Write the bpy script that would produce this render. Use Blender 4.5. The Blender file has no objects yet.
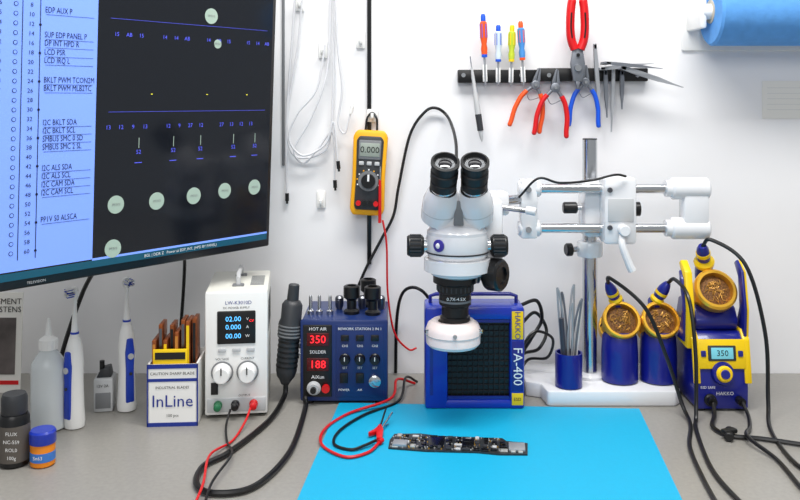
import bpy, bmesh, math, random
from mathutils import Matrix, Vector
random.seed(4)
DZ=0.75   # bench-top height above the floor
sc=bpy.context.scene
sc.view_settings.view_transform='Standard'
sc.view_settings.look='None'

# ---------------------------------------------------------------- materials
def lin(c):
    return tuple(((v/255)/12.92 if v/255<=0.04045 else ((v/255+0.055)/1.055)**2.4) for v in c)
MC={}
def mat(name,col,rough=0.5,metal=0.0,emit=0.0,alpha=1.0,trans=0.0,noise=0.0,nscale=30,bump=0.0,coat=0.0):
    if name in MC: return MC[name]
    m=bpy.data.materials.new(name); m.use_nodes=True
    nt=m.node_tree; p=nt.nodes['Principled BSDF']
    c=lin(col)+(1,)
    p.inputs['Base Color'].default_value=c
    p.inputs['Roughness'].default_value=rough
    p.inputs['Metallic'].default_value=metal
    p.inputs['Coat Weight'].default_value=coat
    if trans: p.inputs['Transmission Weight'].default_value=trans
    if alpha<1: p.inputs['Alpha'].default_value=alpha
    if emit:
        p.inputs['Emission Color'].default_value=c
        p.inputs['Emission Strength'].default_value=emit
    if noise or bump:
        tc=nt.nodes.new('ShaderNodeTexCoord'); n=nt.nodes.new('ShaderNodeTexNoise')
        n.inputs['Scale'].default_value=nscale; n.inputs['Detail'].default_value=5
        nt.links.new(tc.outputs['Object'],n.inputs['Vector'])
        if noise:
            r=nt.nodes.new('ShaderNodeValToRGB')
            r.color_ramp.elements[0].position=0.3; r.color_ramp.elements[1].position=0.7
            r.color_ramp.elements[0].color=tuple(v*(1-noise) for v in c[:3])+(1,)
            r.color_ramp.elements[1].color=tuple(min(1,v*(1+noise)) for v in c[:3])+(1,)
            nt.links.new(n.outputs['Fac'],r.inputs['Fac']); nt.links.new(r.outputs['Color'],p.inputs['Base Color'])
        if bump:
            b=nt.nodes.new('ShaderNodeBump'); b.inputs['Strength'].default_value=bump; b.inputs['Distance'].default_value=0.002
            nt.links.new(n.outputs['Fac'],b.inputs['Height']); nt.links.new(b.outputs['Normal'],p.inputs['Normal'])
    MC[name]=m; return m
WALL=mat('wall_paint',(234,234,236),0.7,noise=0.03,nscale=3,bump=0.05)
FLOOR=mat('floor_vinyl',(120,118,115),0.5,noise=0.1,nscale=6)
DESK=mat('bench_laminate',(150,147,141),0.35,noise=0.07,nscale=160)
DESKE=mat('bench_edge',(70,66,62),0.5)
MATB=mat('silicone_blue',(0,166,208),0.55,noise=0.02,nscale=200)
WHITE=mat('white_plastic',(238,238,236),0.35)
ENAM=mat('white_enamel',(228,229,232),0.22,coat=0.5)
OFFW=mat('offwhite_plastic',(222,221,212),0.45)
LGREY=mat('light_grey_plastic',(190,192,194),0.45)
GREY=mat('grey_plastic',(120,122,125),0.5)
DGREY=mat('dark_grey_plastic',(48,50,54),0.45)
FILT=mat('filter_foam',(24,25,28),0.8)
BLACK=mat('black_plastic',(12,12,14),0.35)
RUBBER=mat('black_rubber',(12,12,13),0.5)
STEEL=mat('steel',(205,207,210),0.2,1.0)
DSTEEL=mat('dark_steel',(120,122,128),0.32,1.0)
TSTEEL=mat('satin_tweezer_steel',(170,173,178),0.45,0.55)
TSTEEL2=mat('satin_tool_steel',(120,124,132),0.45,0.5)
GOLD=mat('gold_metal',(244,188,66),0.3,0.8)
DGOLD=mat('brass_curls',(196,146,70),0.4,0.6)
WOOL=mat('brass_wool',(120,82,44),0.6,0.3,noise=0.7,nscale=420,bump=1.0)
BLUE=mat('blue_plastic',(12,48,172),0.3,coat=0.3)
DBLUE=mat('deep_blue_plastic',(16,26,128),0.3,coat=0.3)
NAVY=mat('navy_painted_steel',(20,44,100),0.35)
YEL=mat('yellow_plastic',(245,205,12),0.35)
MYEL=mat('meter_yellow',(247,176,6),0.45)
RED=mat('red_plastic',(210,16,22),0.35)
ORANGE=mat('orange_plastic',(235,85,24),0.4)
PBLUE=mat('tool_blue',(14,84,210),0.35)
REDLED=mat('red_led',(255,30,40),0.4,emit=1.6)
BLUELED=mat('blue_led',(90,190,255),0.4,emit=1.2)
COPPER=mat('copper_blades',(146,78,38),0.35,0.6,noise=0.3,nscale=90)
PAPER=mat('paper',(230,228,222),0.8)
PINKW=mat('ringlight_white',(248,232,228),0.35)
TRANSL=mat('milky_plastic',(222,228,230),0.25,alpha=0.78)
GLASSD=mat('dark_lens',(28,26,30),0.08,coat=1.0)
PCB=mat('circuit_board',(42,44,46),0.35,noise=0.6,nscale=260)
CHIP=mat('chip_black',(12,13,16),0.25)
SOLDER=mat('solder_pads',(205,205,200),0.35,0.6)
ROLLB=mat('blue_paper',(92,158,226),0.85,noise=0.06,nscale=60,bump=0.4)
TEAL=mat('teal_lcd',(110,185,200),0.3,emit=0.3)
LCD=mat('lcd_grey',(150,160,150),0.3)
TBLUE=mat('toothbrush_blue',(24,62,180),0.4)
SCR_L=mat('screen_page',(122,156,244),0.25,emit=0.42)
SCR_D=mat('screen_dark',(18,21,27),0.12,emit=0.4)
SCR_T=mat('screen_taskbar',(20,75,95),0.25,emit=0.4)
SCR_X=mat('screen_text',(8,10,45),0.5)
SCR_B=mat('screen_blue_text',(80,88,220),0.5,emit=0.6)
SCR_C=mat('screen_circle',(160,180,166),0.5,emit=0.22)
SCR_Y=mat('screen_yellow',(230,220,60),0.5,emit=0.8)
TXTB=mat('blue_ink',(18,46,140),0.5)
TXTW=mat('white_ink',(240,240,240),0.5)
TXTK=mat('black_ink',(15,15,15),0.5)
PURP=mat('purple_badge',(60,50,150),0.3)
AMBER=mat('amber_label',(225,130,20),0.4)

# ---------------------------------------------------------------- builder
class B:
    def __init__(s,name,loc=(0,0,0),u=1.0,rz=0.0):
        s.name=name; s.loc=Vector(loc); s.u=u; s.rz=rz
        s.v=[]; s.f=[]; s.mi=[]; s.mats=[]; s.M=Matrix.Identity(4)
    def _m(s,m):
        if m not in s.mats: s.mats.append(m)
        return s.mats.index(m)
    def raw(s,verts,faces,m,M=None):
        T=s.M@M if M is not None else s.M
        o=len(s.v); k=s._m(m)
        s.v+= [ (T@Vector(p))*s.u for p in verts]
        for f in faces: s.f.append([o+i for i in f]); s.mi.append(k)
    def _bm(s,bm,m,M=None):
        bm.verts.index_update()
        s.raw([v.co.copy() for v in bm.verts],[[v.index for v in f.verts] for f in bm.faces],m,M); bm.free()
    def box(s,x0,x1,y0,y1,z0,z1,m,bev=0,M=None,seg=2):
        bm=bmesh.new(); bmesh.ops.create_cube(bm,size=1)
        for v in bm.verts:
            v.co=Vector(((x0+x1)/2+v.co.x*(x1-x0),(y0+y1)/2+v.co.y*(y1-y0),(z0+z1)/2+v.co.z*(z1-z0)))
        if bev: bmesh.ops.bevel(bm,geom=bm.edges[:],offset=min(bev,0.49*min(abs(x1-x0),abs(y1-y0),abs(z1-z0))),segments=seg,profile=0.5,affect='EDGES')
        s._bm(bm,m,M)
    def prism(s,pts,a0,a1,m,bev=0,axis='y',M=None):
        bm=bmesh.new()
        if axis=='y': vs=[bm.verts.new((p[0],a0,p[1])) for p in pts]; d=Vector((0,a1-a0,0))
        elif axis=='x': vs=[bm.verts.new((a0,p[0],p[1])) for p in pts]; d=Vector((a1-a0,0,0))
        else: vs=[bm.verts.new((p[0],p[1],a0)) for p in pts]; d=Vector((0,0,a1-a0))
        f=bm.faces.new(vs); r=bmesh.ops.extrude_face_region(bm,geom=[f])
        bmesh.ops.translate(bm,verts=[g for g in r['geom'] if isinstance(g,bmesh.types.BMVert)],vec=d)
        bmesh.ops.recalc_face_normals(bm,faces=bm.faces[:])
        if bev: bmesh.ops.bevel(bm,geom=bm.edges[:],offset=bev,segments=2,profile=0.5,affect='EDGES')
        s._bm(bm,m,M)
    def lathe(s,prof,m,p0=(0,0,0),d=(0,0,1),n=28,M=None,sx=1,sy=1):
        q=Vector((0,0,1)).rotation_difference(Vector(d).normalized()).to_matrix().to_4x4()
        T=Matrix.Translation(p0)@q
        vs=[];rings=[]
        for r,z in prof:
            if r<=1e-9: rings.append([len(vs)]); vs.append(T@Vector((0,0,z)))
            else:
                rings.append(list(range(len(vs),len(vs)+n)))
                for i in range(n):
                    a=2*math.pi*i/n; vs.append(T@Vector((r*math.cos(a)*sx,r*math.sin(a)*sy,z)))
        fs=[]
        for a,b in zip(rings,rings[1:]):
            if len(a)==1 and len(b)==1: continue
            for i in range(n):
                j=(i+1)%n
                if len(a)==1: fs.append([a[0],b[j],b[i]])
                elif len(b)==1: fs.append([a[i],a[j],b[0]])
                else: fs.append([a[i],a[j],b[j],b[i]])
        if len(rings[0])>1: fs.append(rings[0][::-1])
        if len(rings[-1])>1: fs.append(rings[-1])
        s.raw(vs,fs,m,M)
    def cyl(s,p0,p1,r0,m,r1=None,bev=0,n=24,M=None):
        r1=r0 if r1 is None else r1
        p0=Vector(p0);p1=Vector(p1);L=(p1-p0).length
        pr=[(r0,0),(r1,L)] if not bev else [(r0-bev,0),(r0,bev),(r1,L-bev),(r1-bev,L)]
        s.lathe(pr,m,p0,p1-p0,n,M)
    def ball(s,c,r,m,sc_=(1,1,1),n=20):
        pr=[(r*math.sin(math.pi*i/10) if 0<i<10 else 0,-r*math.cos(math.pi*i/10)) for i in range(11)]
        s.lathe(pr,m,n=n,M=Matrix.Translation(c)@Matrix.Diagonal((*sc_,1)))
    def tube(s,pts,r,m,n=10,sub=8,smooth=True,r_end=None):
        P=[Vector(p) for p in pts]
        if smooth and len(P)>2:
            Q=[]; E=[P[0]*2-P[1]]+P+[P[-1]*2-P[-2]]
            for i in range(1,len(E)-2):
                a,b,c,d=E[i-1:i+3]
                for k in range(sub):
                    t=k/sub
                    Q.append(0.5*((2*b)+(c-a)*t+(2*a-5*b+4*c-d)*t*t+(3*b-a-3*c+d)*t**3))
            Q.append(P[-1]); P=Q
        vs=[];fs=[];N=len(P); nrm=None
        for i,p in enumerate(P):
            t=(P[min(i+1,N-1)]-P[max(i-1,0)]).normalized()
            if nrm is None: nrm=t.orthogonal().normalized()
            else:
                nrm=(nrm-t*nrm.dot(t)).normalized()
            bn=t.cross(nrm); rr=r if r_end is None else r+(r_end-r)*i/(N-1)
            for k in range(n):
                a=2*math.pi*k/n; vs.append(p+(nrm*math.cos(a)+bn*math.sin(a))*rr)
        for i in range(N-1):
            for k in range(n):
                j=(k+1)%n; fs.append([i*n+k,i*n+j,(i+1)*n+j,(i+1)*n+k])
        fs.append(list(range(n))[::-1]); fs.append([(N-1)*n+k for k in range(n)])
        s.raw(vs,fs,m)
    def text(s,t,size,x,y,z,m,align='CENTER',rot=0,M=None,sx=1.0):
        cu=bpy.data.curves.new('t','FONT'); cu.body=t; cu.size=size; cu.align_x=align; cu.align_y='CENTER'; cu.resolution_u=2
        ob=bpy.data.objects.new('t',cu); sc.collection.objects.link(ob)
        dg=bpy.context.evaluated_depsgraph_get(); me=bpy.data.meshes.new_from_object(ob.evaluated_get(dg))
        T=Matrix.Translation((x,y,z))@Matrix.Rotation(rot,4,'Y')@Matrix.Rotation(math.pi/2,4,'X')@Matrix.Diagonal((sx,1,1,1))
        if M is not None: T=M@T
        s.raw([v.co.copy() for v in me.vertices],[list(p.vertices) for p in me.polygons],m,T)
        bpy.data.objects.remove(ob); bpy.data.meshes.remove(me); bpy.data.curves.remove(cu)
    def done(s,ang=35):
        me=bpy.data.meshes.new(s.name); me.from_pydata([tuple(v) for v in s.v],[],s.f)
        for m in s.mats: me.materials.append(m)
        me.polygons.foreach_set('material_index',s.mi)
        me.polygons.foreach_set('use_smooth',[True]*len(s.f)); me.update()
        me.set_sharp_from_angle(angle=math.radians(ang))
        ob=bpy.data.objects.new(s.name,me); sc.collection.objects.link(ob)
        ob.location=s.loc+Vector((0,0,DZ)); ob.rotation_euler=(0,0,s.rz)
        return ob
R=lambda a,ax: Matrix.Rotation(math.radians(a),4,ax)
T_=Matrix.Translation
WY=1.557
# ---------------------------------------------------------------- room
b=B('wall_back'); b.box(-1.9,1.9,WY,WY+0.1,-DZ,1.75,WALL); b.done()
b=B('floor'); b.box(-1.9,1.9,-1.6,WY+0.1,-DZ-0.05,-DZ,FLOOR); b.done()
b=B('trim_1'); b.box(-0.060,-0.0525,WY-0.006,WY,0.20,1.75,BLACK,0.001); b.done()
b=B('trim_2'); b.box(-0.216,-0.211,WY-0.004,WY,0.38,1.75,GREY,0.001); b.done()
b=B('workbench')
b.box(-1.3,1.3,0.62,WY-0.001,-0.03,0,DESK,0.002)
b.box(-1.3,1.3,0.615,0.62,-0.03,-0.001,DESKE)
for x in (-1.25,1.2):
    for y in (0.68,1.48): b.box(x,x+0.05,y,y+0.05,-DZ,-0.03,DSTEEL)
b.box(-1.2,1.2,1.48,1.5,-0.12,-0.03,DSTEEL)
b.done()
b=B('silicone_work_mat')
b.prism([(-0.1,1.40),(-0.143,0.88),(0.33,0.86),(0.386,1.372)],0.0,0.002,MATB,axis='z'); b.done()

# ---------------------------------------------------------------- television
b=B('wall_television',(-0.223,1.45,0),rz=math.radians(50.1))
TVM=T_((0,0,0.251))@R(2.6,'X')@T_((0,0,-0.251)); b.M=TVM
b.box(-0.82,0,0,0.028,0.251,0.735,BLACK,0.003)
b.box(-0.55,-0.2,0.028,0.06,0.33,0.62,DGREY,0.01)
b.box(-0.812,-0.008,-0.0006,0.002,0.264,0.727,SCR_D)
b.box(-0.8,-0.330,-0.0012,0,0.276,0.725,SCR_L)
b.box(-0.8,-0.008,-0.0013,0,0.264,0.274,SCR_T)
b.box(-0.330,-0.008,-0.0013,0,0.274,0.2770,SCR_L)
for z,t in [(0.66,'PP3V3 S0'),(0.648,'SMC LID LEFT'),(0.62,'EDP AUX P'),(0.587,'SUP EDP PANEL P'),(0.576,'DP INT HPD R'),(0.564,'LCD PSR'),(0.553,'LCD IRQ L'),(0.527,'BKLT PWM TCON2M'),(0.516,'BKLT PWM MLB2TC'),
            (0.470,'I2C BKLT SDA'),(0.459,'I2C BKLT SCL'),(0.448,'SMBUS SMC 0 SD'),(0.437,'SMBUS SMC 2 SL'),(0.409,'I2C ALS SDA'),(0.398,'I2C ALS SCL'),(0.387,'I2C CAM SDA'),(0.376,'I2C CAM SCL'),(0.340,'PP1V S0 ALSCA')]:
    b.text(t,0.0112,-0.407,-0.0018,z,SCR_X,'LEFT',sx=0.70)
    b.box(-0.405,-0.336,-0.0016,0,z-0.0062,z-0.0058,SCR_X)
for x in (-0.413,-0.437): b.box(x-0.0005,x+0.0005,-0.0016,0,0.29,0.72,SCR_X)
for i in range(34):
    z=0.30+i*0.0125
    b.text(str(60-2*i if i<30 else i),0.008,-0.425,-0.0018,z,SCR_X)
    b.lathe([(0.003,0),(0.003,0.0005)],SCR_X,(-0.446,-0.0012,z),(0,-1,0),14)
    b.lathe([(0.0022,0),(0.0022,0.0002)],SCR_L,(-0.446,-0.0017,z),(0,-1,0),14)
    if i%3==0: b.lathe([(0.0018,0),(0.0018,0.0006)],SCR_X,(-0.413,-0.0012,z),(0,-1,0),10)
    b.text('P%d'%(10+i),0.008,-0.47,-0.0018,z,SCR_X)
for x,z,r in [(-0.295,0.350,0.0130),(-0.227,0.349,0.0130),(-0.160,0.351,0.0130),(-0.100,0.354,0.0125),(-0.038,0.355,0.0125),(-0.298,0.287,0.0130),(-0.136,0.632,0.0122),(-0.122,0.589,0.007),(-0.17,0.705,0.012)]:
    b.lathe([(r,0),(r,0.0006)],SCR_C,(x,-0.001,z),(0,-1,0),32)
    b.text('PP3V3',0.005,x,-0.0022,z,GREY)
for i in range(15):
    if i%5!=4: b.text(random.choice(['12','13','27','9']),0.0085,-0.31+i*0.02,-0.0012,0.461,SCR_B)
    if i%4!=3: b.text(random.choice(['14','15','AB']),0.008,-0.30+i*0.02,-0.0012,0.594,SCR_B)
    if i%2: b.text('%d'%(80+i),0.007,-0.31+i*0.02,-0.0012,0.672,SCR_B)
for x in (-0.26,-0.2,-0.15,-0.085,-0.04):
    b.text('52',0.0085,x,-0.0012,0.424,SCR_B); b.box(x-0.006,x+0.006,-0.0012,0,0.408,0.409,SCR_B)
    b.box(x,x+0.0008,-0.0012,0,0.43,0.445,SCR_C)
for x in (-0.24,-0.14,-0.06): b.text('-',0.012,x,-0.0012,0.51,SCR_Y)
b.box(-0.31,-0.02,-0.0011,0,0.483,0.4834,SCR_B); b.box(-0.31,-0.02,-0.0011,0,0.616,0.6164,SCR_B)
b.text('BGL | DDR Z   Power at EDP_INT, (HPD BY PANEL)',0.006,-0.18,-0.0022,0.269,TXTW)
b.text('TELEVISION',0.005,-0.41,-0.0005,0.2575,LGREY)
b.M=R(-50.1,'Z')@T_((0.223,-1.45,0))
b.tube([(-0.45,1.25,0.50),(-0.56,1.36,0.48),(-0.50,1.53,0.48)],0.014,DSTEEL,smooth=False)
b.box(-0.55,-0.45,1.53,1.556,0.40,0.56,DSTEEL,0.003)
b.done()

# ---------------------------------------------------------------- stereo microscope with boom stand
MX,MY,k=0.087,1.295,1/654
b=B('stereo_microscope',(MX,MY,0),u=k)
b.lathe([(17,0),(24.5,0),(27,3),(27.5,16),(25,22),(21,25),(17,25),(15,24),(15,3)],PINKW,(-4,0,83),n=44)
b.lathe([(15.2,0),(24,0)],WHITE,(-4,0,83.2),n=40)
b.lathe([(27.7,0),(27.7,1.2)],LGREY,(-4,0,94),n=44)
for a in (200,270,340): b.cyl((-4+22*math.cos(math.radians(a)),22*math.sin(math.radians(a)),99),(-4+30*math.cos(math.radians(a)),30*math.sin(math.radians(a)),99),2,STEEL)
# objective barrel
b.lathe([(15,0),(15,6),(13.5,7),(13.5,16),(16,18),(16,29),(18,31),(18,38),(22,40),(22,50),(20,52)],BLACK,(-2,0,106),n=36)
b.lathe([(16.3,0),(16.3,2)],GREY,(-2,0,127),n=36)
for i in range(24):
    a=i*math.pi/12; b.box(-2+18*math.cos(a)-.6,-2+18*math.cos(a)+.6,18*math.sin(a)-.6,18*math.sin(a)+.6,138,143,DGREY)
b.text('0.7X-4.5X',4.5,-2,-16.4,132,TXTW)
# zoom body
b.lathe([(22,0),(26,2),(28,10),(29,14),(29,20),(30,22),(31,24),(31,38),(30,42)],ENAM,(0,0,152),n=44)
b.lathe([(31.3,0),(31.3,1.5)],DGREY,(0,0,176),n=44)
b.lathe([(29.4,0),(29.4,1.2)],STEEL,(0,0,170),n=44)
b.lathe([(30,0),(30,3),(26,8),(16,12),(0,12)],ENAM,(0,0,194),n=44)
b.lathe([(6,0),(6,1.5),(5,2)],PURP,(-19,-24.5,186),(-0.62,-0.78,0),n=24)
b.ball((-19.5,-25.6,186),3,TXTW,(1,.6,1))
# zoom knobs
for sx in (-1,1):
    c0=(sx*29,0,182); b.cyl(c0,(sx*35,0,182),7,STEEL)
    b.lathe([(8,0),(10.5,2),(10.5,15),(9,17),(0,17)],BLACK,(sx*33,0,182),(sx,0,0))
    for i in range(18):
        a=i*math.pi/9; b.box(sx*36 if sx>0 else -47,47 if sx>0 else sx*36,-1+10.5*math.cos(a),1+10.5*math.cos(a),181+10.5*math.sin(a)+.3,182.7+10.5*math.sin(a),DGREY)
# binocular head
b.prism([(-22,198),(22,198),(31,214),(30,230),(-30,230),(-31,214)],-20,18,ENAM,5)
b.prism([(-5,205),(5,205),(3,229),(-3,229)],-23,-18,GREY,1)
for sx in (-1,1):
    base=Vector((sx*18,-4,212)); tip=Vector((sx*15,-20,240)); d=(tip-base)
    b.lathe([(12,-8),(18,-2),(18.5,8),(18,20),(15.5,28),(13.5,32)],ENAM,base,d,n=36)
    b.lathe([(18.6,9),(18.6,10)],LGREY,base,d,n=36)
    e0=tip-d.normalized()*2; dd=Vector((-sx*0.03,-0.62,0.78)).normalized()
    b.lathe([(13.4,0),(13.4,3),(12,4)],BLACK,e0,dd,n=32)
    b.lathe([(12.2,4),(12.2,8)],STEEL,e0,dd,n=32)
    b.lathe([(13,7),(13,15),(12,16),(12,18),(13.4,19),(13.4,27),(12.2,28),(12.4,31),(13.8,36),(13.8,39),(11.5,40),(10,37),(9.6,35)],RUBBER,e0,dd,n=36)
    b.lathe([(9.6,0),(9.6,1),(7,1.2)],STEEL,e0+dd*34.6,dd,n=32)
    b.lathe([(7,0),(5,1),(0,1.6)],GLASSD,e0+dd*35.6,dd,n=28)
# focus block & coarse knobs
b.lathe([(29,0),(33,0),(33,12),(29,12)],ENAM,(0,0,158),n=44)
b.box(26,46,2,34,148,226,ENAM,3)
b.box(31,41,34,40,152,222,STEEL,1)
b.cyl((44,18,156),(50,18,156),7,STEEL)
b.lathe([(10,0),(10,3),(15,4),(16,6),(16,18),(14,20),(8.5,20),(8.5,18),(0,18)],BLACK,(28,2,154),(0.82,-0.57,0),n=36)
b.lathe([(10,0),(14,2),(14,10),(12,11)],BLACK,(26,26,153),(-1,0,0))
# --- boom stand in metres relative to same origin
b.u=1.0; b.M=T_((-MX,-MY,0))
b.box(0.13,0.175,1.355,1.40,0.315,0.352,ENAM,0.006)
b.cyl((0.155,1.38,0.335),(0.205,1.42,0.335),0.008,STEEL)
b.cyl((0.158,1.352,0.330),(0.20,1.335,0.326),0.0045,STEEL); b.ball((0.153,1.354,0.331),0.008,ENAM); b.cyl((0.198,1.336,0.327),(0.213,1.33,0.325),0.0065,ENAM,bev=0.001)
for z in (0.352,0.286):
    b.cyl((0.20,1.42,z),(0.515,1.42,z),0.0078,STEEL,n=24)
    b.cyl((0.197,1.42,z),(0.235,1.42,z),0.014,ENAM,bev=0.003)
    b.cyl((0.452,1.42,z),(0.515,1.42,z),0.0185,ENAM,bev=0.003)
    b.cyl((0.443,1.42,z),(0.452,1.42,z),0.014,ENAM)
    b.cyl((0.212,1.40,z),(0.212,1.408,z),0.005,STEEL)
b.box(0.200,0.228,1.406,1.434,0.27,0.368,ENAM,0.004)
b.box(0.47,0.512,1.405,1.435,0.28,0.36,ENAM,0.004)
b.box(0.336,0.39,1.397,1.443,0.262,0.372,ENAM,0.006)
b.box(0.31,0.35,1.43,1.485,0.268,0.362,ENAM,0.008)
b.box(0.342,0.384,1.3955,1.398,0.30,0.338,LGREY,0.001)
for z in (0.29,0.352):
    b.lathe([(0.0045,0),(0.004,0.003),(0.002,0.003),(0.002,0.001),(0,0.001)],DSTEEL,(0.345,1.397,z),(0,-1,0),14)
b.cyl((0.304,1.46,0.315),(0.28,1.46,0.315),0.010,BLACK,bev=0.002); b.cyl((0.31,1.46,0.315),(0.30,1.46,0.315),0.004,STEEL)
b.cyl((0.39,1.42,0.318),(0.40,1.42,0.318),0.012,BLACK)
b.tube([(0.366,1.395,0.285),(0.362,1.385,0.265),(0.372,1.383,0.235),(0.378,1.383,0.222)],0.0055,ENAM,r_end=0.0068)
b.cyl((0.366,1.398,0.287),(0.366,1.38,0.287),0.009,ENAM,bev=.001)
b.cyl((0.326,1.46,0.02),(0.326,1.46,0.432),0.0125,STEEL,n=36)
b.lathe([(0.0125,0),(0.012,0.002),(0,0.002)],DGREY,(0.326,1.46,0.432))
b.lathe([(0.013,0),(0.021,0),(0.022,0.003),(0.022,0.023),(0.020,0.026),(0.013,0.026)],ENAM,(0.326,1.46,0.232))
b.cyl((0.306,1.455,0.245),(0.292,1.45,0.245),0.005,STEEL); b.lathe([(0.006,0),(0.011,0.002),(0.011,0.010),(0.009,0.012)],BLACK,(0.294,1.45,0.245),(-1,-0.2,0))
b.lathe([(0.026,0),(0.026,0.006),(0.018,0.010),(0.0125,0.010)],ENAM,(0.326,1.46,0.024))
b.prism([(0.243,1.386),(0.45,1.386),(0.462,1.40),(0.462,1.535),(0.222,1.535),(0.212,1.51),(0.212,1.435),(0.236,1.425),(0.240,1.39)],0,0.025,ENAM,0.0035,axis='z')
b.done()

# ---------------------------------------------------------------- fume extractor
b=B('fume_extractor',(0.1206,1.369,0.002),u=1/622)
b.box(-50,-27,0,40,0,102,BLUE,3); b.box(35,50,0,40,0,102,BLUE,3)
b.box(-34,40,0.5,40,0,9,BLUE,3); b.box(-34,40,0.5,40,89,102,BLUE,3)
b.box(-30,37,8,38,5,95,BLACK)
for i in range(12): b.box(-28+i*5.3,-27.2+i*5.3,5.5,8,9,90,FILT)
for i in range(14): b.box(-28,36,6,8,10+i*6,10.8+i*6,FILT)
b.box(-30,37,3,4.5,9,12,DBLUE); b.box(-30,37,3,4.5,86,89,DBLUE)
b.box(-45,-42,-0.5,1,14,88,DBLUE)
b.box(37,48.5,-0.6,1,4,16,YEL,0.3); b.box(37,48.5,-0.6,1,70,98,YEL,0.3)
b.box(37,48.3,-0.5,1,18,68,DBLUE,0.3)
b.text('FA-400',13,42.6,-0.9,43,TXTW,rot=math.radians(90)); b.text('HAKKO',8,42.6,-0.9,84,TXTB,rot=math.radians(90)); b.text('ESD',4.5,42.6,-0.9,10,TXTK)
b.tube([(-44,20,100),(-44,20,109),(-38,20,111),(38,20,111),(44,20,109),(44,20,100)],2,DBLUE,smooth=False)
b.done()

# ---------------------------------------------------------------- bench power supply
b=B('bench_power_supply',(-0.2575,1.338,0),u=1/636,rz=math.radians(7))
b.box(-31,31,2,106,3,126,OFFW,2)
b.box(-31,31,0,4,3,126,WHITE,2)
b.box(-29,29,-1,2,6,20,LGREY,1)
for x in (-24,24):
    for y in (12,92): b.cyl((x,y,0),(x,y,4),5,RUBBER)
b.box(-19,19,-1.4,1,74,107,BLACK,1.5)
for i,z in enumerate((99,91,82)):
    b.text(['02.00','0.000','00.00'][i],7,-3,-1.7,z,BLUELED); b.text('VAW'[i],4,11,-1.7,z,TXTW)
b.text('CV',3.5,15,-1.7,97,REDLED)
b.text('LW-K3010D',5,2,-0.3,115,TXTB); b.text('DC POWER SUPPLY',3,0,-0.3,110,TXTK)
for x in (-14,0,14): b.box(x-4,x+4,-1.8,0,66,70,LGREY,0.8)
for x in (-14,11):
    b.lathe([(11,0),(11,1)],GREY,(x,-0.2,46),(0,-1,0)); b.lathe([(9.5,0),(9,3),(8,12),(7,13),(0,13)],WHITE,(x,-1,46),(0,-1,0),n=30)
    b.box(x-0.6,x+0.6,-14.6,-13,47,54,DGREY)
    b.text('VOLTAGE' if x<0 else 'CURRENT',3,x,-0.3,59,TXTK)
b.box(-25,-18,-1.5,0,24,36,BLACK,0.6)
for x,m_ in ((-18,mat('green_plastic',(30,110,70),0.4)),(-1,BLACK),(17,RED)):
    b.lathe([(4.2,0),(4.2,3),(3,4),(3.6,5),(3.6,10),(2,11)],m_,(x,-1,14),(0,-1,0))
b.text('OUTPUT',3,8,-1.3,22.5,TXTK)
for i in range(10): b.box(30.6,31.3,20+i*7,23+i*7,80,112,DGREY)
b.tube([(0,28,126),(0,28,134),(0,36,137),(0,72,137),(0,80,134),(0,80,126)],2.4,LGREY,smooth=False)
b.box(-6,6,24,32,125,128,GREY,1); b.box(-6,6,76,84,125,128,GREY,1)
for i in range(8): b.box(12,26,30+i*6,33+i*6,125.8,126.4,GREY)
b.done()

# ---------------------------------------------------------------- rework station
b=B('hot_air_rework_station',(-0.092,1.395,0),u=1/610)
b.box(-43,43,2,85,4,84,NAVY,2)
b.box(-44,44,0,5,3,85,NAVY,2.5)
for x in (-36,36):
    for y in (8,76): b.cyl((x,y,0),(x,y,5),5,RUBBER)
b.box(-41,-12,-1.2,1,8,80,BLACK,1.5)
LW=mat('led_window',(80,8,14),0.2)
b.box(-37,-15,-1.8,0,59,72,LW,0.6); b.box(-37,-15,-1.8,0,34,47,LW,0.6)
b.text('350',11,-26,-2.1,65.5,REDLED); b.text('188',11,-26,-2.1,40.5,REDLED)
b.text('HOT AIR',4.5,-26,-1.5,76,TXTW); b.text('SOLDER',4.5,-26,-1.5,53,TXTW); b.text('AiXun',5,-26,-1.5,28,TXTW)
b.lathe([(7,0),(7,1),(5,2),(5,5),(0,5)],LGREY,(-30,-1,17),(0,-1,0)); b.lathe([(3,0),(3,5),(0,5)],BLACK,(-30,-5,17),(0,-1,0))
b.lathe([(4,0),(4,4),(0,4)],RED,(-18,-1,17),(0,-1,0))
b.box(-8,40,-0.6,1,8,80,NAVY,1)
b.text('REWORK STATION 2 IN 1',3.8,16,-1,76,TXTW)
for x in (1,16,31):
    b.box(x-4,x+4,-2.5,0,64,70,BLACK,0.8); b.text('CH'+str(int(x)%3+1),3.2,x,-1,59,TXTW)
    b.lathe([(5.5,0),(5.5,1),(4.6,2),(4.2,8),(0,8)],BLACK,(x,-0.6,46),(0,-1,0)); b.box(x-0.4,x+0.4,-9,-8.4,46,50,TXTW)
    b.text('SET',3.2,x,-1,37,TXTW)
b.box(-4,4,-2.5,0,22,32,BLACK,0.8); b.box(12,20,-2.5,0,22,32,BLACK,0.8); b.lathe([(6,0),(6,3),(4,4),(0,4)],STEEL,(31,-0.6,24),(0,-1,0))
b.text('POWER',3.2,0,-1,15,TXTW); b.text('AIR',3.2,16,-1,15,TXTW)
for x,y in ((6,30),(28,26),(22,62)):
    b.lathe([(8,0),(8,3),(5,5),(5,14),(8.5,17),(8.5,28),(7,29),(5,29),(5,26),(0,26)],BLACK,(x,y,84))
for x in (-36,-27,-16): b.lathe([(3.5,0),(3.5,4),(1.8,5),(1.8,18),(1,20)],STEEL,(x,25,84))
for x in (-8,16,36): b.lathe([(3,0),(4.5,4),(4.5,12),(3,14)],DSTEEL,(x,48,84))
b.box(-52,-43,18,44,40,46,STEEL,1)
a=Vector((-60,8,18)); d=Vector((8,2,90))
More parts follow.
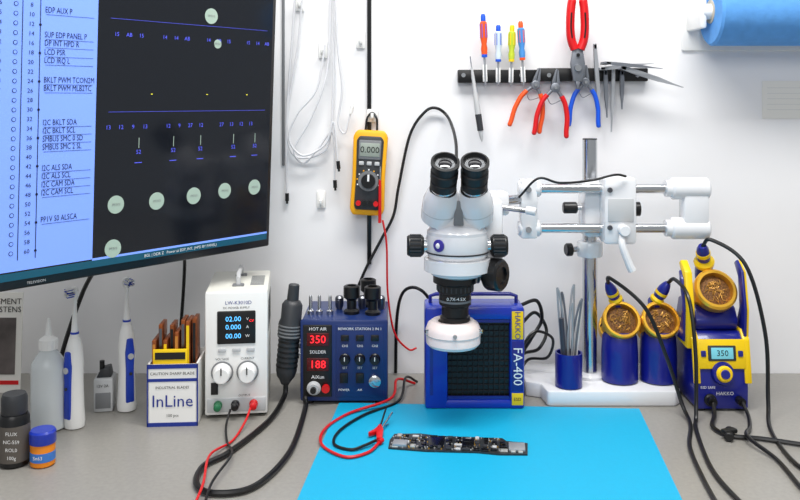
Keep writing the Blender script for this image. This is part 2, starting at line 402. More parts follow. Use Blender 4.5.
b.lathe([(4,0),(6,4),(9,8),(10.5,14),(10.5,46),(12,48),(12,62),(10.5,66),(10.5,80),(8,84),(6,85),(5.5,100),(4.5,101)],DGREY,a,d,n=28)
for i in range(6): b.lathe([(11,0),(11,1.6)],BLACK,a+d.normalized()*(18+i*5),d,n=28)
for i in range(4): b.lathe([(12.4,0),(12.4,1.4)],GREY,a+d.normalized()*(49+i*3.4),d,n=28)
b.box(-66,-44,20,24,50,56,STEEL,1)
b.done()

# ---------------------------------------------------------------- pen cup with tweezers
b=B('tool_cup',(0.280,1.411,0.0252),u=1/603)
b.lathe([(12,0),(13.5,1),(13.5,34),(12,34),(12,3),(0,3)],DBLUE,n=32)
for i,(x,y,l,tx,ty,m_) in enumerate([(-7,2,98,-4,0,TSTEEL),(-3,6,92,-2,4,TSTEEL2),(1,-3,84,2,0,TSTEEL),(4,5,100,3,3,TSTEEL),(7,0,88,6,-2,TSTEEL2),(-6,-5,70,-3,-3,mat('pen_body',(60,60,70),.4)),(8,4,74,5,4,WHITE)]):
    if m_ in (TSTEEL,TSTEEL2):
        for e in (-1,1): b.tube([(x*.6,y*.6,4),(x*.8+e*2.2,y,l*.5),(x+tx*.6+e*1.2,y+ty,l*.9),(x+tx,y+ty,l)],1.1,m_,n=8)
    else: b.tube([(x*.6,y*.6,4),(x,y,l*.5),(x+tx,y+ty,l)],2.4,m_,smooth=False)
b.done()

# ---------------------------------------------------------------- soldering-iron stands
def wool(b,c,d,r,th,n_,seed):
    rnd=random.Random(seed); o=d.cross(Vector((1,0,0))).normalized(); xx=Vector((1,0,0))
    for i in range(n_):
        a=rnd.random()*6.28; q=r*math.sqrt(rnd.random())*.8; p=c+xx*q*math.cos(a)+o*q*math.sin(a)
        j=r*.26
        b.tube([p+xx*rnd.uniform(-j,j)+o*rnd.uniform(-j,j)+d*rnd.uniform(0,th*3) for _ in range(4)],th*.4,DGOLD,n=5,sub=4)
def iron_stand(x,y,z,hr,seed):
    b=B('soldering_iron_stand',(x,y,z))
    b.lathe([(0.027,0),(0.0305,0.002),(0.0305,0.05),(0.029,0.075),(0.024,0.085),(0,0.085)],DBLUE,n=36)
    d=Vector((0,-0.84,0.54)).normalized(); c=Vector((0,0.006,0.093))
    b.lathe([(0.024,-0.034),(0.0305,-0.026),(0.0305,-0.012),(0.0285,-0.011),(0.0285,0.012),(0.0318,0.013),(0.0318,0.025),(0.030,0.027),(0.0262,0.027),(0.025,0.016)],GOLD,c,d,n=44)
    b.lathe([(0.0256,0),(0.018,0.003),(0.009,0.0045),(0,0.005)],WOOL,c+d*0.0165,d,n=32)
    wool(b,c+d*0.0205,d,0.021,0.0013,30,seed)
    for i in range(12):
        a=i*math.pi/6; o=d.cross(Vector((1,0,0))).normalized(); p=c+Vector((1,0,0))*0.0288*math.cos(a)+o*0.0288*math.sin(a)
        b.cyl(p-d*0.009,p+d*0.010,0.0014,BLACK,n=8)
    b.tube([(0.0,0.022,0.095),(0.0,0.018,0.118),(-0.002,0.012,0.132)],0.012,DBLUE,n=20)
    p=Vector((-0.002,0.010,0.130)); e=Vector((math.sin(hr),-0.35,0.9)).normalized()
    b.lathe([(0.006,0),(0.0115,0.003),(0.0125,0.007),(0.010,0.011)],YEL,p,e,n=20)
    b.lathe([(0.009,0.011),(0.0105,0.016),(0.0095,0.030),(0.007,0.038),(0.005,0.042)],DBLUE,p,e,n=20)
    b.lathe([(0.0108,0.018),(0.0108,0.023)],YEL,p,e,n=20)
    b.done()
    return Vector((x,y,z))+p+e*0.0415
e1=iron_stand(0.372,1.440,0.0255,-0.5,1)
e2=iron_stand(0.4375,1.440,0.0255,0.45,2)

# ---------------------------------------------------------------- soldering station
SX=0.518
b=B('soldering_station',(SX,1.364,0),u=1/620)
b.prism([(0,2),(0,26),(6,68),(14,76),(84,76),(84,2)],-26,26,DBLUE,2.5,axis='x')
for x in (-20,20):
    for y in (8,74): b.cyl((x,y,0),(x,y,4),5,RUBBER)
SP=[(-1.4,28),(5,70),(14,78.5),(84,78.5),(84,74),(15,74),(8,66),(1,28)]
b.prism(SP,-29,-22,YEL,1,axis='x'); b.prism(SP,22,29,YEL,1,axis='x')
Mf=T_((0,-0.8,30))@R(-8.6,'X')
b.box(-24,24,-1,2,12,41,YEL,2,M=Mf)
b.box(-14,14,-2,0,20,35,DGREY,1,M=Mf); b.box(-11,11,-2.6,-1,22,33,TEAL,0.5,M=Mf); b.text('350',8,0,-2.9,27.5,TXTK,M=Mf)
for x in (-18.5,18.5): b.box(x-2.5,x+2.5,-2.2,0,24,30,DBLUE,0.8,M=Mf)
b.lathe([(11.5,0),(10.5,3),(0,4)],DBLUE,(0,-1,8),(0,-1,0),n=30,M=Mf); b.lathe([(8,0),(8,5),(6.5,7),(0,7)],YEL,(0,-1,8),(0,-1,0),n=30,M=Mf); b.lathe([(5,0),(4,2),(0,2)],DBLUE,(0,-7.5,8),(0,-1,0),n=24,M=Mf)
b.text('ESD SAFE',3.6,-15,-0.6,24,TXTW); b.text('HAKKO',5,2,-0.6,18,TXTW)
b.lathe([(6,0),(6,2),(4.5,3),(4.5,9),(0,9)],BLACK,(-13,-0.3,12),(0,-1,0)); b.lathe([(4,0),(4,8),(0,8)],BLACK,(16,-0.3,12),(0,-1,0))
b.prism([(18,76),(14,86),(24,100),(70,100),(80,76)],-22,22,DBLUE,3,axis='x')
WG=[(8,60),(6,100),(14,136),(28,146),(34,142),(24,130),(20,100),(30,78),(40,62)]
b.prism(WG,-33,-25.5,YEL,1.4,axis='x'); b.prism(WG,24,27,DBLUE,1.2,axis='x'); b.prism(WG,27,29,YEL,0.8,axis='x')
b.prism([(13,66),(11,98),(17,128),(25,136),(28,134),(17,100),(25,78),(33,66)],-35,-32.6,DBLUE,0.8,axis='x')
d=Vector((0,-0.84,0.54)).normalized(); c=Vector((-1,30,109))
b.lathe([(14,-22),(19,-16),(19,-6),(18,-5),(18,8),(21.5,9),(21.5,17),(19.5,19),(16.8,19),(16,12)],GOLD,c,d,n=44)
b.lathe([(16.5,0),(10,2.5),(0,3.5)],WOOL,c+d*12,d,n=32)
wool(b,c+d*14.5,d,13.5,0.85,30,3)
b.tube([(-1,44,104),(-2,48,126),(-4,40,140)],9,DBLUE,n=20)
p=Vector((-4,40,138)); e=Vector((-0.25,-0.5,0.75)).normalized()
b.lathe([(6,0),(10,2),(10.5,6),(8,9)],YEL,p,e,n=22); b.lathe([(6.5,9),(7,14),(6,24),(4,28)],DBLUE,p,e,n=20); b.lathe([(7.3,15),(7.3,19)],YEL,p,e,n=20)
e3=Vector((SX,1.364,0))+(p+e*27.5)/620
b.done()

# ---------------------------------------------------------------- small things on left
b=B('squeeze_bottle',(-0.5355,1.295,0),u=1/670)
b.lathe([(14,0),(17,2),(17,62),(16,68),(11,76),(8,80),(8,82)],TRANSL,n=36)
b.lathe([(9,0),(9,10),(6,12),(3.2,14),(1.6,30),(1,31),(0,31)],WHITE,(0,0,81))
for i in range(14):
    a=i*math.pi/7; b.box(9*math.cos(a)-.5,9*math.cos(a)+.5,9*math.sin(a)-.5,9*math.sin(a)+.5,82,90,WHITE)
b.lathe([(16.2,0),(16.2,30),(0,30)],mat('clear_fluid',(205,212,215),0.2),(0,0,2))
b.done()
def brush(x,y,rz):
    b=B('electric_toothbrush',(x,y,0),u=1/645,rz=rz)
    b.lathe([(7,0),(9.5,1),(10,6),(9,20),(8.2,45),(8.6,65),(7.4,80),(5,88),(4,89)],WHITE,n=28)
    b.lathe([(4.2,0),(3.6,4),(2.3,20),(1.9,34),(2.4,38)],WHITE,(0,0,89),n=20)
    b.lathe([(4.1,0),(4.1,2)],TBLUE,(0,0,92),n=20)
    b.prism([(-4.5,10),(4.5,10),(4,45),(4.8,62),(3,76),(-3,76),(-4.8,62),(-4,45)],-10,-5,TBLUE,1.5)
    b.lathe([(3,0),(3,1.5),(0,1.5)],LGREY,(0,-10,58),(0,-1,0)); b.lathe([(1.6,0),(1.6,1),(0,1)],DGREY,(0,-10,40),(0,-1,0))
    b.lathe([(5,0),(5.5,1),(5.5,3),(4.5,4)],WHITE,(0,1,133),(0,-1,0),n=24)
    for i in range(40):
        a=random.random()*6.28; r=4.6*math.sqrt(random.random())
        b.cyl((r*math.cos(a),-2,133+r*math.sin(a)),(r*math.cos(a),-10,133+r*math.sin(a)),0.55,TBLUE if i%3==0 else WHITE,n=6)
    b.tube([(0,0,122),(0,0,128),(0,0,133)],2.3,WHITE,n=14)
    b.done()
brush(-0.4975,1.30,math.radians(-30)); brush(-0.441,1.372,math.radians(40))
b=B('flux_bottle',(-0.530,1.168,0),u=1/740)
b.lathe([(13,0),(15,2),(15,48),(13,52)],BLACK,n=32); b.lathe([(15.3,6),(15.3,42)],mat('flux_label',(90,84,78),.6),n=32)
b.lathe([(12,52),(12.6,53),(12.6,68),(11,72),(0,72)],DGREY,n=32)
for i in range(4): b.text(['FLUX','NC-559','ROL0','100g'][i],5,4,-15.8,36-i*8,TXTW)
b.done()
b=B('solder_paste_jar',(-0.490,1.166,0),u=1/740)
b.lathe([(10,0),(12,1.5),(12,22),(11,24)],AMBER,n=32); b.lathe([(12.2,6),(12.2,15)],mat('jar_label',(60,120,200),.5),n=32)
b.lathe([(12.6,23),(13,24),(13,34),(11.5,36),(0,36)],BLUE,n=32); b.text('Sn63',5,0,-12.6,11,TXTW)
b.done()
b=B('blade_box',(-0.3486,1.302,0),u=1/654,rz=math.radians(4))
b.box(-25,25,44,46,0,66,WHITE); b.box(-25,-23,0,46,0,62,WHITE); b.box(23,25,0,46,0,62,WHITE); b.box(-25,25,0,46,0,2,WHITE)
b.box(-25,25,0,2,0,62,WHITE)
b.box(-25.2,25.2,-0.4,1,45,48,TXTB); b.box(-25.2,25.2,-0.4,1,58,62,TXTB); b.box(-25.2,25.2,-0.4,1,0,4,TXTB)
b.box(-25.2,-24,-0.4,1,0,62,TXTB); b.box(24,25.2,-0.4,1,0,62,TXTB)
b.text('CAUTION SHARP BLADE',4,0,-0.6,53,TXTK)
b.text('InLine',17,0,-0.6,25,TXTB); b.text('INDUSTRIAL BLADES',3.6,0,-0.6,39,TXTK); b.text('100 pcs',4,0,-0.6,11,TXTK)
DSL=mat('amber_sleeve',(196,128,50),.4)
for i in range(8):
    x=-22+i*5.6; h=90+random.uniform(-6,10)+(6 if i>3 else 0)
    b.box(x,x+4.2,8+i%2*5,36,4,h,COPPER,0.6); b.box(x+0.7,x+3.5,7.4+i%2*5,8.5+i%2*5,60,h-4,[DSL,DSTEEL,YEL,BLACK][i%4])
b.box(-20,14,4,6,45,76,YEL,0.4); b.box(-18,12,3.4,4.2,66,73,TXTK)
b.done()
b=B('power_adapter',(-0.476,1.36,0),u=1/636,rz=math.radians(10))
b.box(-9,10,0,26,0,34,LGREY,2); b.box(-7,8,-0.5,1,4,20,GREY,0.5); b.prism([(-7,34),(8,34),(6,44),(-3,42)],4,20,DGREY,1)
b.text('12V 2A',4,0,-0.8,27,TXTK); b.cyl((-2,10,40),(-2,10,50),2.5,BLACK)
b.done()
b=B('poster_sheet',(-0.683,1.452,0),u=1/586)
b.box(-60,20,0,1,0,99,PAPER,M=R(-4,'X')); b.box(-40,14,-0.6,0,18,74,mat('poster_photo',(96,88,86),.6,noise=.6,nscale=14),M=R(-4,'X'))
b.text('REPLACEMENT\nLISTENS',8,19,-0.6,86,TXTK,'RIGHT',M=R(-4,'X')); b.box(-58,18,-0.5,0,8,12,RED,M=R(-4,'X'))
b.done()

# ---------------------------------------------------------------- laptop logic board on mat
b=B('laptop_logic_board',(0.084,1.228,0.0021),u=1/692,rz=math.radians(-6.5))
b.M=Matrix.Diagonal((1,1.35,1,1))
b.prism([(-68,-14),(-30,-16),(20,-14),(40,-16),(68,-14),(69,6),(48,8),(44,13),(-20,12),(-40,15),(-66,12),(-69,0)],0,1.6,PCB,axis='z')
random.seed(9)
cells=[(i,j) for i in range(15) for j in range(4)]
random.shuffle(cells)
for n_,(i,j) in enumerate(cells):
    x=-61+i*8.8+random.uniform(-1,1); y=-11+j*6.4+random.uniform(-.6,.6)
    w=random.uniform(1.6,3.8); h=random.uniform(1.2,2.4)
    if y+h>6 and x>42: continue
    b.box(x-w,x+w,y-h,y+h,1.5,2.6+random.random(),random.choice([CHIP,CHIP,SOLDER,DGREY,LGREY]),0.2)
for i in range(220):
    x=random.uniform(-66,44); y=random.uniform(-13,11)
    b.box(x-.6,x+.6,y-.4,y+.4,1.5,2.4,random.choice([SOLDER,GOLD,LGREY]))
b.box(-64,-50,-13,-4,1.5,5,TSTEEL,0.3); b.box(50,66,-11,2,1.5,4,TSTEEL,0.3); b.box(-30,-14,-10,6,1.5,3.4,CHIP,0.3); b.box(4,16,-8,6,1.5,3.4,CHIP,0.3)
b.done()

# ---------------------------------------------------------------- multimeter on the wall
b=B('digital_multimeter',(-0.056,1.5565,0.369),u=1/575)
b.M=R(3,'Y')
b.prism([(-15,-44),(15,-44),(18,-38),(17,-5),(18,38),(14,44),(-14,44),(-18,38),(-17,-5),(-18,-38)],-18,-7,MYEL,2.5)
b.prism([(-12,-38),(12,-38),(13.5,-34),(13,-5),(14,34),(11,38),(-11,38),(-14,34),(-13,-5),(-13.5,-34)],-20.5,-16,DGREY,1.5)
b.box(-11.5,11.5,-21.5,-19,14,34,GREY,1); b.box(-10,10,-22,-20,17,31,LCD,0.5); b.text('0.000',9,0,-22.3,24,TXTK)
for x in (-8,0,8): b.box(x-2.6,x+2.6,-22,-20,8,12,LGREY,0.8)
b.lathe([(10.5,0),(10.5,1.5)],GREY,(0,-20,-8),(0,-1,0)); b.lathe([(7.5,0),(7,4),(0,4)],BLACK,(0,-21,-8),(0,-1,0)); b.box(-1,1,-26,-24,-8,-1,TXTW)
for i in range(9):
    a=math.radians(-20+i*27.5); b.box(11.6*math.cos(a)-.7,11.6*math.cos(a)+.7,-21,-20,-8+11.6*math.sin(a)-.7,-8+11.6*math.sin(a)+.7,MYEL if i%2 else TXTW)
for x,m_ in ((-9,RED),(-3,BLACK),(3,BLACK),(9,RED)): b.lathe([(2.6,0),(2.6,5),(0,5)],m_,(x,-20,-31),(0,-1,0))
b.tube([(-6,-8,44),(-5,-8,56),(0,-5,62),(5,-8,56),(6,-8,44)],1.2,BLACK)
b.box(-6,6,-4,-0.2,52,66,WHITE,1.5); b.tube([(0,-4,56),(0,-9,57),(0,-9,62)],1.6,WHITE)
b.tube([(14,-22,-50),(13,-24,-26),(12,-24,-6)],1.8,RED,r_end=1.4,n=12); b.cyl((12,-24,-6),(11.5,-24,8),0.6,STEEL)
b.done()

# ---------------------------------------------------------------- wall tools
b=B('magnetic_tool_bar',(0.25,WY,0.535))
b.box(-0.145,0.0,-0.016,-0.0005,-0.004,0.020,BLACK,0.002); b.box(0.0,0.20,-0.016,-0.0005,-0.001,0.023,BLACK,0.002)
for x in (-0.135,-0.03,0.02,0.18): b.lathe([(0.004,0),(0.004,0.002),(0,0.002)],STEEL,(x,-0.016,0.01),(0,-1,0),14)
b.done()
def driver(x,zt,zb,m1,m2,name='precision_screwdriver',lean=0.0):
    b=B(name,(x,WY-0.026,0)); h=zt-zb
    b.M=T_((0,0,zb))@R(lean,'Y')
    b.lathe([(0.0022,h*.40),(0.005,h*.42),(0.006,h*.52),(0.0046,h*.58),(0.0064,h*.66),(0.0064,h*.88),(0.004,h*.9)],m1,n=16)
    b.lathe([(0.0045,h*.9),(0.0045,h*.97),(0.003,h),(0,h)],m2,n=16)
    b.lathe([(0.0006,0),(0.0020,0.006),(0.0020,h*.44)],TSTEEL,n=12)
    b.lathe([(0.0052,h*.40),(0.0052,h*.46)],m2,n=16)
    for i in range(6):
        a=i*math.pi/3; b.box(.0063*math.cos(a)-.0006,.0063*math.cos(a)+.0006,.0063*math.sin(a)-.0006,.0063*math.sin(a)+.0006,h*.67,h*.86,m2)
    b.box(-0.004,0.004,-0.001,0.0098,h*.06,h*.3,WHITE,0.001)
    b.done()
driver(0.154,0.655,0.525,ORANGE,PBLUE,lean=-2); driver(0.177,0.635,0.525,mat('pale_handle',(205,220,235),.4),PBLUE); driver(0.20,0.635,0.525,mat('lime_plastic',(190,205,50),.4),YEL,lean=1); driver(0.223,0.642,0.525,mat('sky_handle',(70,140,210),.4),ORANGE,lean=-3)
b=B('precision_knife',(0.132,WY-0.024,0)); b.M=T_((0.016,0,0.425))@R(-8,'Y')
b.lathe([(0.001,0),(0.003,0.006),(0.0048,0.02),(0.0055,0.05),(0.0045,0.085),(0.0035,0.09),(0.003,0.12),(0.002,0.135)],LGREY,n=16); b.lathe([(0.0056,0.02),(0.0058,0.05)],DGREY,n=16); b.cyl((0,0,0.135),(0,0,0.155),0.001,STEEL); b.box(-.003,.003,0,.0085,0.105,0.13,BLACK,.001)
b.done()
def pliers(x,z,m_,s=1.0,rot=0,name='pliers',yo=-0.024):
    b=B(name,(x,WY+yo,z)); b.M=R(rot,'Y')@Matrix.Diagonal((s,1,s,1))
    b.prism([(-0.0005,0.004),(-0.0075,0.002),(-0.0065,0.012),(-0.003,0.030),(-0.0005,0.034)],-0.004,0.004,TSTEEL2,0.0008)
    b.prism([(0.0005,0.004),(0.0005,0.034),(0.003,0.030),(0.0065,0.012),(0.0075,0.002)],-0.004,0.004,TSTEEL2,0.0008)
    b.lathe([(0.0085,0),(0.0085,0.008),(0.007,0.009)],TSTEEL2,(0,0.004,0),(0,-1,0),n=24); b.lathe([(0.0035,0),(0.003,0.002),(0,0.002)],STEEL,(0,-0.005,0),(0,-1,0))
    for e in (-1,1):
        b.tube([(e*0.003,0,-0.003),(e*0.011,0,-0.012),(e*0.017,0,-0.022)],0.0034,TSTEEL2,n=12)
        b.tube([(e*0.013,0,-0.014),(e*0.021,0,-0.028),(e*0.027,0,-0.052),(e*0.028,0,-0.075),(e*0.029,0,-0.084)],0.0045,m_,n=14)
        b.ball((e*0.029,0,-0.084),0.0045,m_)
    b.tube([(-0.012,0,-0.02),(-0.004,-.002,-0.03),(0.012,0,-0.022)],0.0008,STEEL,n=6)
    b.box(-.005,.005,.003,.0085-(yo+0.024),.003,.016,BLACK)
    b.done()
pliers(0.244,0.527,ORANGE,0.95,rot=14); pliers(0.278,0.522,RED,1.0,rot=6,yo=-0.034); pliers(0.334,0.532,PBLUE,0.92,rot=2)
b=B('wire_stripper',(0.316,WY-0.044,0.545))
b.prism([(-0.008,-0.012),(0.008,-0.012),(0.013,0.02),(0.008,0.05),(-0.008,0.05),(-0.013,0.02)],-0.004,0.004,TSTEEL2,0.0015)
b.prism([(-0.004,-0.012),(0.004,-0.012),(0.001,-0.026),(-0.001,-0.026)],-0.004,0.004,TSTEEL2,0.0005)
b.lathe([(0.007,0),(0.006,0.003),(0,0.003)],STEEL,(0,-0.004,0.012),(0,-1,0)); b.lathe([(0.003,0),(0.003,0.003)],BLACK,(0,-0.004,0.035),(0,-1,0))
for e in (-1,1):
    b.tube([(e*0.005,0,0.045),(e*0.011,0,0.062),(e*0.013,0,0.085),(e*0.012,0,0.115),(e*0.010,0,0.130)],0.0078,RED,n=16); b.ball((e*0.010,0,0.130),0.0078,RED)
    b.tube([(e*0.011,-.0075,0.065),(e*0.013,-.0075,0.085),(e*0.012,-.0075,0.11)],0.0015,BLACK,n=8)
b.box(-0.006,0.006,0.004,0.0277,-0.01,0.006,BLACK)
b.done()
def tweezer(x,z,ang,L,m_=TSTEEL,yo=-0.021,w=0.0036):
    b=B('tweezers',(x,WY+yo,z)); b.M=R(ang,'Y')
    pr=[(-w*.7,0),(w*.7,0),(w,L*.25),(w*.85,L*.6),(w*.25,L*.85),(w*.12,L),(-w*.12,L),(-w*.25,L*.85),(-w*.85,L*.6),(-w,L*.25)]
    b.prism(pr,-0.0035,-0.0025,m_); b.prism(pr,0.0025,0.0035,m_)
    b.box(-w*.7,w*.7,-0.0035,0.0048-(yo+0.021),-0.002,0.008,m_,0.0005)
    b.done()
tweezer(0.352,0.600,176,0.150); tweezer(0.371,0.553,178,0.085,TSTEEL2); tweezer(0.386,0.562,182,0.12,w=.003); tweezer(0.401,0.553,180,0.07,TSTEEL2)
tweezer(0.36,0.556,84,0.095,TSTEEL,-0.032); tweezer(0.395,0.558,108,0.115,TSTEEL,-0.042,w=.0045); tweezer(0.365,0.566,96,0.10,TSTEEL2,-0.052,w=.003)

# ---------------------------------------------------------------- paper towel roll + note
b=B('paper_towel_roll',(0.545,1.492,0.655))
b.lathe([(0.02,0),(0.056,0),(0.06,0.004),(0.06,0.246),(0.056,0.25),(0.02,0.25)],ROLLB,(0,0,0),(1,0,0),n=48)
b.lathe([(0.021,-0.001),(0.021,0.251)],mat('cardboard',(200,190,172),.8),(0,0,0),(1,0,0))
for x0 in (-0.022,0.258):
    b.box(x0,x0+0.012,-0.012,0.065,-0.03,0.03,WHITE,0.004)
    b.cyl((x0+0.006,0,0),(x0+(0.03 if x0<0 else -0.02),0,0),0.014,WHITE)
b.box(-0.03,0.28,0.06,0.065,-0.065,0.05,WHITE,0.002)
b.done()
b=B('wall_note',(0.70,WY,0.502)); b.box(-0.037,0.06,-0.0015,-0.0003,-0.036,0.033,PAPER)
for i in range(5): b.box(-0.028,0.05-0.01*(i%2),-0.0018,-0.001,0.02-i*0.01,0.0205-i*0.01,LGREY)
b.done()

# ---------------------------------------------------------------- cable hooks
for x,z in ((-0.183,0.678),(-0.141,0.592),(-0.144,0.318),(-0.072,0.61)):
    b=B('cable_hook',(x,WY,z)); b.box(-0.008,0.008,-0.004,-0.0003,-0.016,0.016,WHITE,0.002); b.tube([(0,-0.004,0.004),(0,-0.012,-0.008),(0,-0.016,-0.006),(0,-0.017,0)],0.003,WHITE,n=10); b.done()
def cable(name,pts,r,m_,ends=(),n=8):
    b=B(name); b.tube(pts,r,m_,n=n,sub=10)
    for (i,mm,L,rr) in ends:
        p=Vector(pts[i]); q=Vector(pts[i-1 if i<0 else i+1]); d=(p-q).normalized(); b.lathe([(rr,0),(rr,L),(rr*.6,L),(rr*.6,L*1.35)],mm,p,d,n=12)
    b.done()
CW=mat('white_cable',(215,216,220),0.5)
c=[('charging_cable',[(-0.190,1.54,0.69),(-0.197,1.545,0.60),(-0.207,1.55,0.46),(-0.206,1.55,0.33)],BLACK),
('charging_cable',[(-0.176,1.538,0.70),(-0.186,1.548,0.60),(-0.206,1.55,0.47),(-0.198,1.55,0.405),(-0.168,1.548,0.395),(-0.135,1.546,0.41),(-0.125,1.548,0.45),(-0.122,1.548,0.52),(-0.119,1.55,0.69)],WHITE),
('charging_cable',[(-0.127,1.546,0.69),(-0.13,1.546,0.58),(-0.14,1.54,0.52),(-0.165,1.54,0.46),(-0.192,1.54,0.41),(-0.175,1.54,0.385),(-0.15,1.54,0.41),(-0.122,1.54,0.44),(-0.118,1.54,0.355)],BLACK),
('charging_cable',[(-0.135,1.534,0.60),(-0.15,1.532,0.52),(-0.185,1.532,0.475),(-0.200,1.532,0.43),(-0.175,1.532,0.40),(-0.135,1.532,0.42),(-0.120,1.532,0.46),(-0.112,1.532,0.39)],BLACK),
('charging_cable',[(-0.118,1.54,0.72),(-0.113,1.54,0.60),(-0.105,1.54,0.52),(-0.112,1.54,0.46),(-0.10,1.54,0.44),(-0.09,1.54,0.475)],WHITE)]
for nm,p,mm in c: cable(nm,p,0.0019,CW,[(-1,mm,0.014,0.0035)])
cable('lamp_power_cable',[(0.09,1.36,0.385),(0.095,1.45,0.43),(0.088,1.54,0.467),(0.067,1.545,0.485),(0.045,1.545,0.478),(0.018,1.545,0.436),(-0.002,1.545,0.345),(-0.012,1.545,0.29),(-0.035,1.545,0.245),(-0.068,1.547,0.18),(-0.085,1.548,0.12),(-0.08,1.548,0.005)],0.0028,BLACK)
cable('multimeter_test_lead',[(-0.031,1.52,0.285),(-0.024,1.525,0.24),(-0.022,1.535,0.15),(-0.01,1.535,0.08),(0.015,1.535,0.05),(0.03,1.535,0.052)],0.0018,RED)
cable('lamp_power_cable',[(-0.008,1.545,0.004),(-0.006,1.545,0.10),(0.005,1.52,0.155),(0.03,1.50,0.168),(0.055,1.50,0.14),(0.07,1.5,0.06),(0.07,1.5,0.005)],0.003,BLACK)
cable('television_cable',[(-0.36,1.40,0.28),(-0.375,1.48,0.22),(-0.39,1.52,0.12),(-0.40,1.52,0.004)],0.003,BLACK)
cable('television_cable',[(-0.46,1.30,0.28),(-0.50,1.42,0.235),(-0.56,1.50,0.16),(-0.60,1.51,0.05),(-0.6,1.51,0.004)],0.004,BLACK)
cable('boom_sensor_cable',[(0.195,1.395,0.34),(0.225,1.385,0.372),(0.26,1.385,0.365),(0.31,1.39,0.368),(0.35,1.385,0.378),(0.37,1.392,0.375)],0.002,BLACK)
cable('power_cable',[(0.205,1.45,0.15),(0.235,1.46,0.155),(0.245,1.47,0.12),(0.225,1.46,0.09),(0.207,1.45,0.06),(0.205,1.41,0.02),(0.205,1.42,0.004)],0.0032,BLACK)
cable('power_cable',[(0.207,1.47,0.11),(0.235,1.48,0.13),(0.255,1.48,0.10),(0.24,1.47,0.07),(0.215,1.50,0.05),(0.20,1.52,0.004)],0.003,BLACK)
cable('power_cable',[(0.205,1.44,0.08),(0.23,1.45,0.105),(0.262,1.46,0.09),(0.255,1.47,0.055),(0.225,1.49,0.045),(0.206,1.48,0.02),(0.203,1.50,0.004)],0.0025,BLACK)
# desk cables
cable('hot_air_hose',[(-0.1885,1.405,0.032),(-0.19,1.39,0.014),(-0.203,1.31,0.005),(-0.239,1.197,0.005),(-0.266,1.149,0.005),(-0.262,1.095,0.005),(-0.233,1.07,0.005),(-0.186,1.09,0.005),(-0.155,1.197,0.005),(-0.152,1.36,0.005),(-0.155,1.385,0.015)],0.0042,BLACK)
cable('power_lead',[(-0.232,1.318,0.022),(-0.236,1.29,0.01),(-0.245,1.24,0.0025),(-0.262,1.17,0.011),(-0.25,1.076,0.012),(-0.252,1.0,0.0025)],0.0018,RED)
cable('power_lead',[(-0.262,1.312,0.022),(-0.262,1.28,0.008),(-0.25,1.23,0.004),(-0.232,1.17,0.012),(-0.24,1.08,0.012),(-0.235,1.0,0.0025)],0.0018,BLACK)
cable('test_lead',[(0.026,1.491,0.003),(-0.005,1.46,0.02),(-0.015,1.39,0.012),(-0.08,1.345,0.0045),(-0.113,1.28,0.0045),(-0.112,1.221,0.0045),(-0.076,1.18,0.0045),(-0.045,1.195,0.0045),(-0.03,1.225,0.0065)],0.0022,RED,[(-1,RED,0.008,0.004)])
cable('test_lead',[(0.03,1.50,0.003),(0.01,1.47,0.02),(-0.002,1.40,0.005),(-0.055,1.34,0.0045),(-0.09,1.275,0.0045),(-0.095,1.225,0.0045),(-0.07,1.205,0.0045),(-0.05,1.215,0.0065),(-0.035,1.23,0.0075)],0.0022,BLACK)
b=B('probe_clip',(-0.030,1.232,0.0075))
b.prism([(-0.004,0),(0.004,0),(0.0055,0.03),(0.002,0.05),(-0.002,0.05),(-0.0055,0.03)],-0.004,0.004,RED,0.001,axis='z')
b.prism([(-0.0005,0.045),(-0.006,0.025),(-0.016,0.018),(-0.017,0.022),(-0.008,0.034),(0,0.055)],-0.003,0.003,RED,0.0008,axis='z')
b.cyl((0,0.048,0),(0.008,0.085,0.014),0.0014,BLACK); b.cyl((0.003,0.045,0),(0.018,0.08,0.010),0.0014,STEEL); b.cyl((0,0.045,-0.001),(0.012,0.07,-0.004),0.001,STEEL)
b.done()
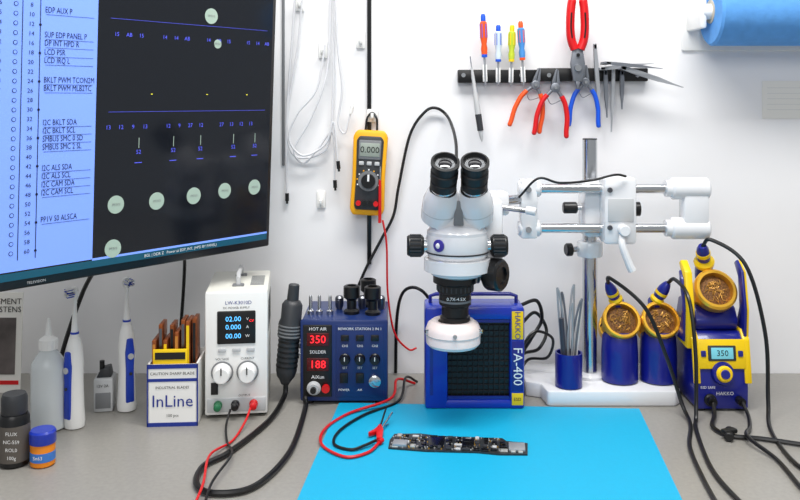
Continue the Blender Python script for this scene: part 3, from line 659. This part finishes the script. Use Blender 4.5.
# iron leads
cable('soldering_iron_cable',[tuple(e1),tuple(e1+Vector((0.0,-0.02,0.012))),(0.395,1.37,0.165),(0.425,1.355,0.09),(0.446,1.345,0.02),(0.444,1.30,0.004),(0.414,1.214,0.004),(0.396,1.104,0.004),(0.385,1.0,0.004)],0.0032,BLACK)
cable('soldering_iron_cable',[tuple(e2),tuple(e2+Vector((0.006,-0.02,0.010))),(0.464,1.365,0.18),(0.466,1.34,0.10),(0.460,1.32,0.015),(0.446,1.28,0.004),(0.42,1.149,0.004),(0.419,1.06,0.004),(0.43,0.98,0.004)],0.0032,BLACK)
cable('soldering_iron_cable',[tuple(e3),tuple(e3+Vector((0.012,-0.01,0.012))),(0.555,1.365,0.235),(0.578,1.345,0.13),(0.576,1.33,0.03),(0.558,1.28,0.004),(0.54,1.17,0.004),(0.55,1.10,0.004),(0.57,1.02,0.004)],0.0032,BLACK)
cable('soldering_iron_cable',[(SX-0.021,1.347,0.019),(0.49,1.325,0.008),(0.475,1.29,0.004),(0.487,1.257,0.004),(0.534,1.243,0.004),(0.60,1.214,0.004)],0.0035,BLACK)
cable('soldering_iron_cable',[(SX+0.026,1.35,0.019),(0.543,1.325,0.008),(0.53,1.288,0.004),(0.505,1.235,0.011),(0.52,1.17,0.004),(0.513,1.076,0.004),(0.52,1.0,0.004)],0.003,BLACK)
b=B('cable_tie_knot',(0.486,1.255,0.0)); b.box(-0.012,0.012,-0.006,0.006,0.0075,0.015,RUBBER,0.003,M=R(20,'Z')); b.cyl((-0.006,-0.014,0.007),(0.006,0.014,0.007),0.0065,RUBBER,bev=.001); b.done()

# ---------------------------------------------------------------- lights, world, camera
def area(name,loc,rot,sx,sy,e,col=(1,1,1)):
    l=bpy.data.lights.new(name,'AREA'); l.shape='RECTANGLE'; l.size=sx; l.size_y=sy; l.energy=e; l.color=col
    o=bpy.data.objects.new(name,l); o.location=Vector(loc)+Vector((0,0,DZ)); o.rotation_euler=[math.radians(a) for a in rot]; sc.collection.objects.link(o)
area('ceiling_panel_light',(0.15,0.85,1.65),(16,0,0),1.3,0.3,31,(1,0.985,0.955))
area('room_light',(-0.3,-1.1,1.5),(58,0,-8),1.4,0.8,17,(1,0.99,0.975))
w=bpy.data.worlds.new('World'); sc.world=w; w.use_nodes=True
w.node_tree.nodes['Background'].inputs[0].default_value=(0.92,0.96,1,1); w.node_tree.nodes['Background'].inputs[1].default_value=0.42
cd=bpy.data.cameras.new('Camera'); co=bpy.data.objects.new('Camera',cd); sc.collection.objects.link(co)
co.location=(0,0,0.5+DZ); co.rotation_euler=(math.pi/2,0,0)
cd.sensor_width=36; cd.lens=38.25; cd.shift_y=-0.1875; cd.clip_start=0.05
sc.camera=co
